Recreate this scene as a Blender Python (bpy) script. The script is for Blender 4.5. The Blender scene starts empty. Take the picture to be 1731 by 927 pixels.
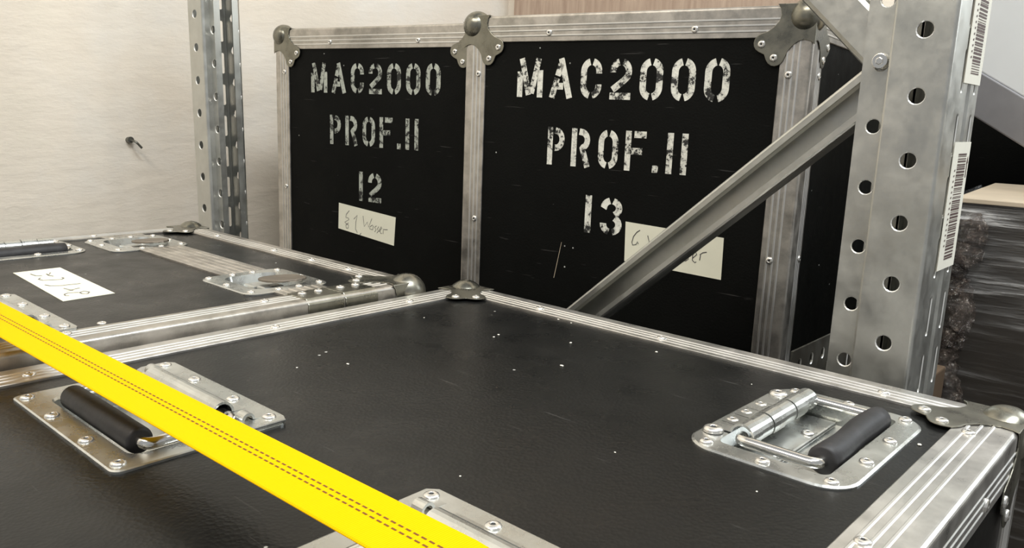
import bpy, bmesh, math, random
from mathutils import Vector, Matrix
random.seed(7)
sc = bpy.context.scene
COL = sc.collection
PI = math.pi
Z0 = 0.75                      # height of the front case's lid above the floor
mm = 0.001

# ------------------------------------------------------------------ camera, world, lights, exposure
cam_d = bpy.data.cameras.new('camera'); cam = bpy.data.objects.new('camera', cam_d); COL.objects.link(cam)
cam_d.sensor_width = 36.0; cam_d.lens = 1376.5 / 1731 * 36.0
cam_d.clip_start = 0.01; cam_d.clip_end = 50
r_ = Vector((0.7434, 0.6678, 0.0378)).normalized(); d_ = Vector((0.1601, -0.1229, -0.9794)); f_ = Vector((-0.6494, 0.7341, -0.1983)).normalized()
d_ = f_.cross(r_).normalized(); u_ = -d_
if u_.z < 0: u_ = -u_
m = Matrix(((r_.x, u_.x, -f_.x), (r_.y, u_.y, -f_.y), (r_.z, u_.z, -f_.z))).to_4x4()
m.translation = Vector((0, 0, Z0 + 0.1956))
cam.matrix_world = m
sc.camera = cam

w = bpy.data.worlds.new('world'); sc.world = w; w.use_nodes = True
bg = w.node_tree.nodes['Background']; bg.inputs[0].default_value = (0.97, 0.99, 1.0, 1); bg.inputs[1].default_value = 0.38

def area(name, loc, target, sx, sy, power, color):
    l = bpy.data.lights.new(name, 'AREA'); l.shape = 'RECTANGLE'; l.size = sx; l.size_y = sy; l.energy = power; l.color = color
    o = bpy.data.objects.new(name, l); COL.objects.link(o); o.location = loc
    o.rotation_euler = (Vector(target) - Vector(loc)).to_track_quat('-Z', 'Y').to_euler()
    return o
area('ceiling_lamp_light', (0.55, 0.35, 2.9), (-0.6, 0.75, 0.9), 1.5, 0.35, 62, (0.93, 0.98, 1.0))
area('ceiling_lamp_light', (-0.5, -0.9, 2.7), (-0.9, 1.0, 1.0), 1.6, 0.35, 34, (1.0, 0.93, 0.82))

area('window_light', (0.36, 1.66, 1.45), (-0.20, 0.7, 0.90), 0.5, 0.9, 11, (0.82, 0.92, 1.0))

sc.view_settings.view_transform = 'Standard'
try: sc.view_settings.look = 'None'
except Exception: pass
sc.view_settings.gamma = 1.0
sc.view_settings.use_curve_mapping = False
sc.view_settings.exposure = 0.0

# ------------------------------------------------------------------ materials
def new_mat(name):
    M = bpy.data.materials.new(name); M.use_nodes = True
    nt = M.node_tree; b = nt.nodes['Principled BSDF']
    return M, nt, b
def coord(nt, scale=(1, 1, 1), rot=(0, 0, 0)):
    tc = nt.nodes.new('ShaderNodeTexCoord'); mp = nt.nodes.new('ShaderNodeMapping')
    mp.inputs['Scale'].default_value = scale; mp.inputs['Rotation'].default_value = rot
    nt.links.new(tc.outputs['Object'], mp.inputs['Vector'])
    return mp.outputs['Vector']
def noise(nt, vec, scale, detail=4, rough=0.6):
    n = nt.nodes.new('ShaderNodeTexNoise'); n.inputs['Scale'].default_value = scale
    n.inputs['Detail'].default_value = detail; n.inputs['Roughness'].default_value = rough
    nt.links.new(vec, n.inputs['Vector']); return n.outputs['Fac']
def ramp(nt, fac, stops):
    r = nt.nodes.new('ShaderNodeValToRGB'); e = r.color_ramp.elements
    while len(e) < len(stops): e.new(0.5)
    for i, (p, c) in enumerate(stops):
        e[i].position = p; e[i].color = (c[0], c[1], c[2], 1) if isinstance(c, (tuple, list)) else (c, c, c, 1)
    nt.links.new(fac, r.inputs['Fac']); return r.outputs['Color']
def bump(nt, b, h, strength, dist=0.001):
    n = nt.nodes.new('ShaderNodeBump'); n.inputs['Strength'].default_value = strength; n.inputs['Distance'].default_value = dist
    nt.links.new(h, n.inputs['Height']); nt.links.new(n.outputs['Normal'], b.inputs['Normal'])
def simple(name, col, rough=0.5, metal=0.0, nscale=None, namt=0.15, bumpamt=0.0, bscale=200, rvar=0.0):
    M, nt, b = new_mat(name)
    b.inputs['Base Color'].default_value = (*col, 1); b.inputs['Roughness'].default_value = rough; b.inputs['Metallic'].default_value = metal
    if nscale:
        v = coord(nt); f = noise(nt, v, nscale)
        lo = tuple(c * (1 - namt) for c in col); hi = tuple(min(1, c * (1 + namt)) for c in col)
        nt.links.new(ramp(nt, f, [(0.3, lo), (0.7, hi)]), b.inputs['Base Color'])
        if rvar: nt.links.new(ramp(nt, f, [(0.3, rough - rvar), (0.7, rough + rvar)]), b.inputs['Roughness'])
    if bumpamt:
        v = coord(nt); bump(nt, b, noise(nt, v, bscale, 3), bumpamt)
    return M
def laminate(name, col, rough, spec=0.5):
    M, nt, b = new_mat(name); b.inputs['Specular IOR Level'].default_value = spec
    v = coord(nt)
    f = noise(nt, v, 9, 5, 0.65)
    base = ramp(nt, f, [(0.3, tuple(c * 0.8 for c in col)), (0.72, tuple(c * 1.3 for c in col))])
    # worn scratches and light dust specks in the board's surface
    sv = coord(nt, (6, 90, 90), (0.3, 0.2, 0.9)); s = noise(nt, sv, 3.0, 2, 0.5)
    sm = ramp(nt, s, [(0.71, 0.0), (0.76, 1.0)])
    vo = nt.nodes.new('ShaderNodeTexVoronoi'); vo.inputs['Scale'].default_value = 38; nt.links.new(v, vo.inputs['Vector'])
    sp = ramp(nt, vo.outputs['Distance'], [(0.035, 1.0), (0.05, 0.0)])
    gate = ramp(nt, noise(nt, v, 14, 1), [(0.54, 0.0), (0.56, 1.0)])
    mul = nt.nodes.new('ShaderNodeMath'); mul.operation = 'MULTIPLY'; nt.links.new(sp, mul.inputs[0]); nt.links.new(gate, mul.inputs[1])
    m1 = nt.nodes.new('ShaderNodeMixRGB'); m1.inputs['Color2'].default_value = (0.10, 0.095, 0.09, 1)
    ms = nt.nodes.new('ShaderNodeMath'); ms.operation = 'MULTIPLY'; ms.inputs[1].default_value = 0.35; nt.links.new(sm, ms.inputs[0])
    nt.links.new(ms.outputs[0], m1.inputs['Fac']); nt.links.new(base, m1.inputs['Color1'])
    m2 = nt.nodes.new('ShaderNodeMixRGB'); m2.inputs['Color2'].default_value = (0.5, 0.5, 0.47, 1)
    nt.links.new(mul.outputs[0], m2.inputs['Fac']); nt.links.new(m1.outputs[0], m2.inputs['Color1'])
    nt.links.new(m2.outputs[0], b.inputs['Base Color'])
    nt.links.new(ramp(nt, noise(nt, v, 22, 4), [(0.3, rough - 0.06), (0.7, rough + 0.08)]), b.inputs['Roughness'])
    # fine hexagonal grip texture
    v2 = nt.nodes.new('ShaderNodeTexVoronoi'); v2.inputs['Scale'].default_value = 420; nt.links.new(v, v2.inputs['Vector'])
    bump(nt, b, v2.outputs['Distance'], 0.35, 0.0003)
    return M
def metal(name, col, rough, scr=0.12, spangle=True, dirt=0.25, metallic=0.92):
    M, nt, b = new_mat(name); b.inputs['Metallic'].default_value = metallic
    v = coord(nt); f = noise(nt, v, 35, 6, 0.7)
    f2 = noise(nt, coord(nt, (1, 1, 1)), 6, 3, 0.5)
    c1 = ramp(nt, f, [(0.25, tuple(c * (1 - dirt) for c in col)), (0.6, col), (0.85, tuple(min(1, c * 1.15) for c in col))])
    mx = nt.nodes.new('ShaderNodeMixRGB'); mx.blend_type = 'MULTIPLY'; mx.inputs['Fac'].default_value = 0.6
    nt.links.new(c1, mx.inputs['Color1']); nt.links.new(ramp(nt, f2, [(0.3, (0.82, 0.83, 0.80)), (0.7, (1.0, 0.98, 0.97))]), mx.inputs['Color2'])
    nt.links.new(mx.outputs[0], b.inputs['Base Color'])
    nt.links.new(ramp(nt, f, [(0.3, rough - scr), (0.75, rough + scr)]), b.inputs['Roughness'])
    bump(nt, b, noise(nt, v, 260, 2), 0.08, 0.0005)
    return M
MAT = {}
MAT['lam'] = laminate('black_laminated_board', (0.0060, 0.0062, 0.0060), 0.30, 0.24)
MAT['lam_shaded'] = laminate('black_laminated_board_shaded', (0.0032, 0.0034, 0.0029), 0.6, 0.10)  # same board, colour darkened for the dark room its upright faces reflect
MAT['alu'] = metal('ribbed_aluminium', (0.72, 0.70, 0.67), 0.36)
MAT['alu_old'] = metal('weathered_aluminium', (0.62, 0.585, 0.54), 0.40, dirt=0.5)
MAT['zinc'] = metal('zinc_plated_steel', (0.66, 0.67, 0.65), 0.30)
MAT['galv'] = metal('galvanised_steel', (0.60, 0.60, 0.57), 0.40, dirt=0.18)
MAT['bracket'] = metal('dull_steel_corner', (0.29, 0.28, 0.235), 0.32, dirt=0.45)
MAT['rivet'] = simple('rivet_steel', (0.82, 0.80, 0.76), 0.25, 0.9)
MAT['rivet_hole'] = simple('rivet_hole_dark', (0.03, 0.03, 0.03), 0.6)
MAT['chrome'] = simple('polished_steel_rod', (0.80, 0.79, 0.76), 0.18, 1.0)
MAT['rubber'] = simple('black_rubber_grip', (0.018, 0.017, 0.018), 0.55, 0.0, 60, 0.5, 0.25, 180)
MAT['rim'] = simple('punched_bright_rim', (0.85, 0.84, 0.80), 0.35, 0.6)
MAT['ribs'] = metal('rubbed_bright_rib', (0.80, 0.79, 0.77), 0.38, scr=0.05, dirt=0.08)
MAT['rail'] = metal('dark_greenish_steel', (0.20, 0.20, 0.18), 0.45)
MAT['latchwing'] = metal('browned_steel_wing', (0.30, 0.26, 0.22), 0.45, dirt=0.4)
MAT['paper'] = simple('paper_note', (0.76, 0.74, 0.60), 0.75, 0.0, 12, 0.05)
MAT['label'] = simple('white_label', (0.84, 0.81, 0.70), 0.6, 0.0, 15, 0.04)
MAT['ink'] = simple('dark_ink', (0.05, 0.045, 0.05), 0.6)
MAT['pencil'] = simple('faded_ink', (0.16, 0.15, 0.14), 0.6)
MAT['barink'] = simple('brown_black_print', (0.09, 0.05, 0.045), 0.6)

def plaster():
    M, nt, b = new_mat('rough_white_plaster')
    v = coord(nt)
    f = noise(nt, v, 2.2, 6, 0.6); g = noise(nt, v, 7, 5, 0.6)
    c = ramp(nt, f, [(0.3, (0.76, 0.70, 0.585)), (0.5, (0.82, 0.74, 0.63)), (0.7, (0.83, 0.79, 0.72))])
    nt.links.new(c, b.inputs['Base Color']); b.inputs['Roughness'].default_value = 0.85
    sv = coord(nt, (1.0, 1.0, 2.6)); h = noise(nt, sv, 14, 8, 0.62)
    bump(nt, b, h, 0.22, 0.012)
    return M
MAT['plaster'] = plaster()
MAT['concrete'] = simple('grey_concrete', (0.12, 0.115, 0.11), 0.8, 0, 6, 0.2, 0.3, 60)
MAT['whitepaint'] = simple('white_coated_sheet', (0.56, 0.57, 0.57), 0.5, 0.0, 4, 0.06)
MAT['greyedge'] = simple('grey_edge_profile', (0.30, 0.30, 0.32), 0.5, 0.2, 10, 0.15)

def plywood():
    M, nt, b = new_mat('brown_plywood')
    v = coord(nt, (14, 1, 1.2)); f = noise(nt, v, 5, 6, 0.6)
    nt.links.new(ramp(nt, f, [(0.3, (0.34, 0.24, 0.18)), (0.7, (0.52, 0.40, 0.31))]), b.inputs['Base Color'])
    b.inputs['Roughness'].default_value = 0.6
    return M
MAT['ply'] = plywood()

def stencil(name, col, holes, bright):
    # white stencil paint, flaked through to the black board
    M, nt, b = new_mat(name)
    v = coord(nt); f = noise(nt, v, 190, 6, 0.75); g = noise(nt, v, 45, 4, 0.7)
    ad = nt.nodes.new('ShaderNodeMath'); ad.operation = 'ADD'; nt.links.new(f, ad.inputs[0]); nt.links.new(g, ad.inputs[1])
    hf = nt.nodes.new('ShaderNodeMath'); hf.operation = 'MULTIPLY'; hf.inputs[1].default_value = 0.5; nt.links.new(ad.outputs[0], hf.inputs[0])
    nt.links.new(ramp(nt, hf.outputs[0], [(holes, (0.012, 0.012, 0.011)), (holes + 0.03, tuple(c * 0.72 for c in col)), (holes + 0.12, col)]), b.inputs['Base Color'])
    b.inputs['Roughness'].default_value = 0.6
    return M
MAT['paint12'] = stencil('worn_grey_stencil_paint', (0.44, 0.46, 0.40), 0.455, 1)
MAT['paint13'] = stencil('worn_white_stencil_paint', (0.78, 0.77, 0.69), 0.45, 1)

def webbing():
    M, nt, b = new_mat('yellow_polyester_webbing')
    b.inputs['Roughness'].default_value = 0.75; b.inputs['Specular IOR Level'].default_value = 0.06
    v = coord(nt); wv = nt.nodes.new('ShaderNodeTexWave'); wv.inputs['Scale'].default_value = 260
    wv.bands_direction = 'X'; nt.links.new(v, wv.inputs['Vector'])
    nt.links.new(ramp(nt, wv.outputs['Fac'], [(0.0, (0.74, 0.40, 0.0)), (1.0, (0.82, 0.47, 0.0))]), b.inputs['Base Color'])
    bump(nt, b, wv.outputs['Fac'], 0.3, 0.0003)
    return M
MAT['strap'] = webbing()
MAT['thread'] = simple('dark_brown_thread', (0.16, 0.06, 0.005), 0.7)

def film():
    M, nt, b = new_mat('crinkled_stretch_film')
    b.inputs['Base Color'].default_value = (0.9, 0.88, 0.86, 1); b.inputs['Roughness'].default_value = 0.16
    b.inputs['IOR'].default_value = 1.45
    v = coord(nt, (2.0, 2.0, 26)); h = noise(nt, v, 3.5, 5, 0.6)
    bump(nt, b, h, 0.9, 0.012)
    tr = nt.nodes.new('ShaderNodeBsdfTransparent'); mx = nt.nodes.new('ShaderNodeMixShader')
    tc = nt.nodes.new('ShaderNodeTexCoord'); sx = nt.nodes.new('ShaderNodeSeparateXYZ'); nt.links.new(tc.outputs['Object'], sx.inputs[0])
    zr = nt.nodes.new('ShaderNodeMapRange'); zr.inputs['From Min'].default_value = Z0 - 0.06; zr.inputs['From Max'].default_value = Z0 + 0.10; zr.inputs['To Min'].default_value = 0.10; zr.inputs['To Max'].default_value = 1.0
    nt.links.new(sx.outputs['Z'], zr.inputs['Value'])
    ml = nt.nodes.new('ShaderNodeMath'); ml.operation = 'MULTIPLY'
    nt.links.new(ramp(nt, h, [(0.44, 0.05), (0.56, 0.22), (0.66, 0.75)]), ml.inputs[0]); nt.links.new(zr.outputs[0], ml.inputs[1]); nt.links.new(ml.outputs[0], mx.inputs['Fac'])
    out = nt.nodes['Material Output']
    nt.links.new(tr.outputs[0], mx.inputs[1]); nt.links.new(b.outputs[0], mx.inputs[2]); nt.links.new(mx.outputs[0], out.inputs['Surface'])
    return M
def film_bunch():
    M, nt, b = new_mat('bunched_stretch_film')
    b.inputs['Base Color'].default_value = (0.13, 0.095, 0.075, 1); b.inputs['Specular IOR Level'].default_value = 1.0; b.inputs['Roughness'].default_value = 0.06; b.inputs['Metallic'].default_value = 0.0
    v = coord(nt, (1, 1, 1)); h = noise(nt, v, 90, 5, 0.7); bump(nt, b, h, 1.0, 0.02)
    nt.links.new(ramp(nt, noise(nt, v, 130, 4, 0.7), [(0.50, (0.13, 0.095, 0.075)), (0.60, (0.35, 0.28, 0.23)), (0.66, (0.90, 0.84, 0.76))]), b.inputs['Base Color'])  # crinkle whitening plus the film's glints, painted in as pale peaks
    tr = nt.nodes.new('ShaderNodeBsdfTransparent'); mx = nt.nodes.new('ShaderNodeMixShader')
    nt.links.new(ramp(nt, h, [(0.42, 0.10), (0.62, 0.75)]), mx.inputs['Fac'])
    out = nt.nodes['Material Output']
    nt.links.new(tr.outputs[0], mx.inputs[1]); nt.links.new(b.outputs[0], mx.inputs[2]); nt.links.new(mx.outputs[0], out.inputs['Surface'])
    return M
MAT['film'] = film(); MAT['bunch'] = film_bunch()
MAT['crate_dark'] = simple('dark_brown_wrapped_board', (0.022, 0.017, 0.012), 0.5, 0, 8, 0.4)
MAT['crate_top'] = simple('beige_cardboard_top', (0.50, 0.41, 0.30), 0.7, 0, 8, 0.15)
MAT['brown'] = simple('brown_cardboard', (0.13, 0.085, 0.05), 0.7, 0, 10, 0.2)

# ------------------------------------------------------------------ mesh helpers
def obj(name, bm, mat, parent=None, smooth=False, bevel=0.0, loc=None):
    bmesh.ops.recalc_face_normals(bm, faces=bm.faces[:])
    me = bpy.data.meshes.new(name); bm.to_mesh(me); bm.free()
    mats = mat if isinstance(mat, (list, tuple)) else [mat]
    for k in mats: me.materials.append(MAT[k] if isinstance(k, str) else k)
    if smooth:
        for p in me.polygons: p.use_smooth = True
    o = bpy.data.objects.new(name, me); COL.objects.link(o)
    if parent is not None: o.parent = parent
    if loc is not None: o.location = loc
    if bevel:
        b = o.modifiers.new('bevel', 'BEVEL'); b.width = bevel; b.segments = 2; b.limit_method = 'ANGLE'; b.angle_limit = math.radians(40)
    return o
def tag(o, label, cat, group=None, kind=None):
    if label: o['label'] = label
    if cat: o['category'] = cat
    if group: o['group'] = group
    if kind: o['kind'] = kind
    return o
def thing(name, label, cat, loc, rotz=0.0, group=None):
    o = bpy.data.objects.new(name, None); COL.objects.link(o); o.empty_display_size = 0.05
    o.location = loc; o.rotation_euler = (0, 0, rotz)
    return tag(o, label, cat, group)
def box(bm, x0, x1, y0, y1, z0, z1, mi=0):
    v = [bm.verts.new((x, y, z)) for z in (z0, z1) for y in (y0, y1) for x in (x0, x1)]
    for f in ((0, 1, 3, 2), (4, 6, 7, 5), (0, 4, 5, 1), (2, 3, 7, 6), (0, 2, 6, 4), (1, 5, 7, 3)):
        bm.faces.new([v[i] for i in f]).material_index = mi
def quad(bm, pts, mi=0):
    f = bm.faces.new([bm.verts.new(p) for p in pts]); f.material_index = mi; return f
def prism(bm, pts, lift, mi=0):
    """closed solid: polygon pts (3-D) swept by the vector lift"""
    a = [bm.verts.new(p) for p in pts]; b = [bm.verts.new(Vector(p) + Vector(lift)) for p in pts]
    n = len(a)
    bm.faces.new(a).material_index = mi; bm.faces.new(b[::-1]).material_index = mi
    for i in range(n):
        bm.faces.new((a[i], b[i], b[(i + 1) % n], a[(i + 1) % n])).material_index = mi
def tube(bm, pts, r, seg=12, mi=0, closed_ends=True):
    pts = [Vector(p) for p in pts]; rings = []
    up = Vector((0, 0, 1))
    for i, p in enumerate(pts):
        t = (pts[min(i + 1, len(pts) - 1)] - pts[max(i - 1, 0)]).normalized()
        ref = up if abs(t.dot(up)) < 0.95 else Vector((1, 0, 0))
        a = t.cross(ref).normalized(); b = t.cross(a).normalized()
        rr = r[i] if isinstance(r, (list, tuple)) else r
        rings.append([bm.verts.new(p + a * math.cos(2 * PI * k / seg) * rr + b * math.sin(2 * PI * k / seg) * rr) for k in range(seg)])
    for i in range(len(rings) - 1):
        for k in range(seg):
            bm.faces.new((rings[i][k], rings[i][(k + 1) % seg], rings[i + 1][(k + 1) % seg], rings[i + 1][k])).material_index = mi
    if closed_ends:
        bm.faces.new(rings[0][::-1]).material_index = mi; bm.faces.new(rings[-1]).material_index = mi
def bend(pts, rad, n=5):
    """polyline with rounded corners"""
    P = [Vector(p) for p in pts]; out = [P[0]]
    for i in range(1, len(P) - 1):
        a = (P[i - 1] - P[i]).normalized(); b = (P[i + 1] - P[i]).normalized()
        s = P[i] + a * rad; e = P[i] + b * rad
        for k in range(n + 1):
            t = k / n; out.append(s * (1 - t) ** 2 + P[i] * 2 * t * (1 - t) + e * t * t)
    out.append(P[-1]); return out
def rrect(cx, cy, hx, hy, r, n=6):
    out = []
    for (sx, sy, a0) in ((1, 1, 0), (-1, 1, 90), (-1, -1, 180), (1, -1, 270)):
        for k in range(n + 1):
            a = math.radians(a0 + 90 * k / n)
            out.append((cx + sx * (hx - r) + r * math.cos(a), cy + sy * (hy - r) + r * math.sin(a)))
    return out
def loft(bm, loops, cap_first=False, cap_last=False, mi=0):
    V = [[bm.verts.new(p) for p in L] for L in loops]
    n = len(V[0])
    for a, b in zip(V[:-1], V[1:]):
        for k in range(n):
            bm.faces.new((a[k], a[(k + 1) % n], b[(k + 1) % n], b[k])).material_index = mi
    if cap_first: bm.faces.new(V[0][::-1]).material_index = mi
    if cap_last: bm.faces.new(V[-1]).material_index = mi

# ---- pop rivet, shared mesh
def rivet_mesh():
    bm = bmesh.new(); seg = 14; prof = [(4.4, -0.6), (4.4, 0.3), (3.9, 1.0), (2.8, 1.5), (1.5, 1.6), (1.2, 1.3), (1.1, 0.5)]
    rings = [[bm.verts.new((r * mm * math.cos(2 * PI * k / seg), r * mm * math.sin(2 * PI * k / seg), z * mm)) for k in range(seg)] for r, z in prof]
    for i in range(len(rings) - 1):
        for k in range(seg):
            bm.faces.new((rings[i][k], rings[i][(k + 1) % seg], rings[i + 1][(k + 1) % seg], rings[i + 1][k])).material_index = 1 if i >= 5 else 0
    bm.faces.new(rings[-1]).material_index = 1
    me = bpy.data.meshes.new('rivet'); bm.to_mesh(me); bm.free()
    for p in me.polygons: p.use_smooth = True
    me.materials.append(MAT['rivet']); me.materials.append(MAT['rivet_hole'])
    return me
RIV = rivet_mesh()
def rivet(parent, p, nrm=(0, 0, 1), s=1.0, name='rivet'):
    o = bpy.data.objects.new(name, RIV); COL.objects.link(o); o.parent = parent
    o.location = p; o.rotation_euler = Vector(nrm).to_track_quat('Z', 'Y').to_euler(); o.scale = (s, s, s)
    return o

# ---- ribbed L-shaped aluminium edge extrusion. a, b: inward directions along the two faces
def trim_profile(ta, tb):
    th = 2.2
    def leg(t):
        P = [(t, th + 0.3), (t, 0.7), (t - 0.7, 0.1)]
        for c in (t - 7.5, t - 14, t - 20.5):
            P += [(c + 1.3, 0.1), (c + 0.6, -0.5), (c - 0.6, -0.5), (c - 1.3, 0.1)]
        P += [(4.5, 0.0)]
        return P
    la = leg(ta); lb = leg(tb)
    R = 3.6; arc = []
    for k in range(0, 7):
        a = PI * 1.5 - (PI / 2) * k / 6
        arc.append((R + R * math.cos(a), R + R * math.sin(a)))
    out = la + arc + [(y, x) for x, y in lb[::-1]] + [(th + 0.3, tb), (th + 0.3, th + 0.3), (ta, th + 0.3)][1:2]
    return out
def trim(parent, P0, e, L, a, b, ta=35, tb=35, mat='alu', rivs_a=(), rivs_b=(), name='edge_trim'):
    """P0: box corner; e along the edge"""
    P0 = Vector(P0); e = Vector(e); a = Vector(a); b = Vector(b)
    pr = trim_profile(ta, tb)
    bm = bmesh.new(); loops = []
    def ring(t, sgn):
        out = []
        for x, y in pr:
            off = max(x, y) * mm * 0.98
            out.append(P0 + e * (t + sgn * off) + a * (x * mm) + b * (y * mm))
        return out
    loft(bm, [ring(0, 1), ring(L, -1)], False, False)
    bm.faces.ensure_lookup_table(); n_ = len(pr)
    for k, f in enumerate(bm.faces):
        a0_, a1_ = pr[k % n_], pr[(k + 1) % n_]
        if min(a0_[0], a0_[1], a1_[0], a1_[1]) < -0.2: f.material_index = 1
    o = obj(name, bm, [mat, 'ribs'], parent)
    for t in rivs_a: rivet(o, P0 + e * t + a * ((ta - 11) * mm) + b * (-0.4 * mm), -b)
    for t in rivs_b: rivet(o, P0 + e * t + b * ((tb - 11) * mm) + a * (-0.4 * mm), -a)
    return o

def petal():
    P = [(0, 0), (44, 0), (40.5, 5), (39, 12), (41, 18.5), (46, 24.5), (52, 29), (59, 31.6)]
    c1 = (57, 42)
    for k in range(0, 7):
        a = math.radians(-65 + 130 * k / 6); P.append((c1[0] + 10.5 * math.cos(a), c1[1] + 10.5 * math.sin(a)))
    P.append((55, 54.3))
    half = P[1:-1]
    return [(6, 12), (12, 6), (16, 0)] + half + [(54.6, 54.6)] + [(y, x) for x, y in half[::-1]] + [(0, 16)]
def corner(parent, P, ax, mat='bracket', faces=(0, 1, 2), rv=True):
    """ball corner; ax = three inward unit vectors"""
    P = Vector(P); ax = [Vector(v) for v in ax]; bm = bmesh.new()
    pet = petal()
    for n in range(3):
        i, j, k = ax[(n + 1) % 3], ax[(n + 2) % 3], ax[n]
        pts = [P + i * ((x - 1.4) * mm) + j * ((y - 1.4) * mm) - k * (1.4 * mm) for x, y in pet]
        prism(bm, pts, k * (1.1 * mm))
        # raised pad under the rivets
    # ball
    c = P + (ax[0] + ax[1] + ax[2]) * (11.8 * mm)
    s = bmesh.ops.create_uvsphere(bm, u_segments=28, v_segments=16, radius=20.2 * mm)
    bmesh.ops.translate(bm, verts=s['verts'], vec=c)
    for v in s['verts']:
        for f in v.link_faces: f.smooth = True
    o = obj('corner_bracket', bm, mat, parent, bevel=0.0006)
    if rv:
        for n in faces:
            i, j, k = ax[(n + 1) % 3], ax[(n + 2) % 3], ax[n]
            for (x, y) in ((57, 42), (42, 57)):
                rivet(o, P + i * (x * mm) + j * (y * mm) - k * (1.5 * mm), -k)
    return o

# ---- flight case. local box [0,W]x[0,D]x[0,H], root at its floor corner
def case_body(root, W, D, H, mat, holes_top=(), holes_right=()):
    bm = bmesh.new(); i = 2.2 * mm
    def panel(u0, u1, v0, v1, f, holes):
        us = sorted({u0, u1, *[h[0] for h in holes], *[h[1] for h in holes]}); vs = sorted({v0, v1, *[h[2] for h in holes], *[h[3] for h in holes]})
        for a, b in zip(us[:-1], us[1:]):
            for c, d in zip(vs[:-1], vs[1:]):
                cu, cv = (a + b) / 2, (c + d) / 2
                if any(h[0] < cu < h[1] and h[2] < cv < h[3] for h in holes): continue
                quad(bm, [f(a, c), f(b, c), f(b, d), f(a, d)])
    panel(i, W - i, i, D - i, lambda u, v: (u, v, H - i), holes_top)
    panel(i, W - i, i, D - i, lambda u, v: (u, v, i), ())
    panel(i, D - i, i, H - i, lambda u, v: (W - i, u, v), holes_right)
    panel(i, D - i, i, H - i, lambda u, v: (i, u, v), ())
    panel(i, W - i, i, H - i, lambda u, v: (u, i, v), ())
    panel(i, W - i, i, H - i, lambda u, v: (u, D - i, v), ())
    bmesh.ops.remove_doubles(bm, verts=bm.verts[:], dist=1e-6)
    return obj('body', bm, mat, root)
X, Y, Z = Vector((1, 0, 0)), Vector((0, 1, 0)), Vector((0, 0, 1))
def case_trims(root, W, D, H, mat, riv, tside=35):
    """riv: dict edge name -> (list on leg a, list on leg b)"""
    E = {
        'top_back': ((0, D, H), X, W, -Y, -Z), 'top_front': ((0, 0, H), X, W, Y, -Z),
        'top_left': ((0, 0, H), Y, D, X, -Z), 'top_right': ((W, 0, H), Y, D, -X, -Z),
        'low_back': ((0, D, 0), X, W, -Y, Z), 'low_front': ((0, 0, 0), X, W, Y, Z),
        'low_left': ((0, 0, 0), Y, D, X, Z), 'low_right': ((W, 0, 0), Y, D, -X, Z),
        'fl': ((0, 0, 0), Z, H, X, Y), 'fr': ((W, 0, 0), Z, H, -X, Y),
        'bl': ((0, D, 0), Z, H, X, -Y), 'br': ((W, D, 0), Z, H, -X, -Y)}
    for k, (p, e, L, a, b) in E.items():
        ra, rb = riv.get(k, ((), ()))
        trim(root, p, e, L, a, b, 35, tside if k in ('fr',) else 35, mat, ra, rb)
def case_corners(root, W, D, H, mat):
    for x, sx in ((0, X), (W, -X)):
        for y, sy in ((0, Y), (D, -Y)):
            for z, sz in ((H, -Z), (0, Z)):
                corner(root, (x, y, z), (sx, sy, sz), mat, rv=(z > 0))

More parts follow.
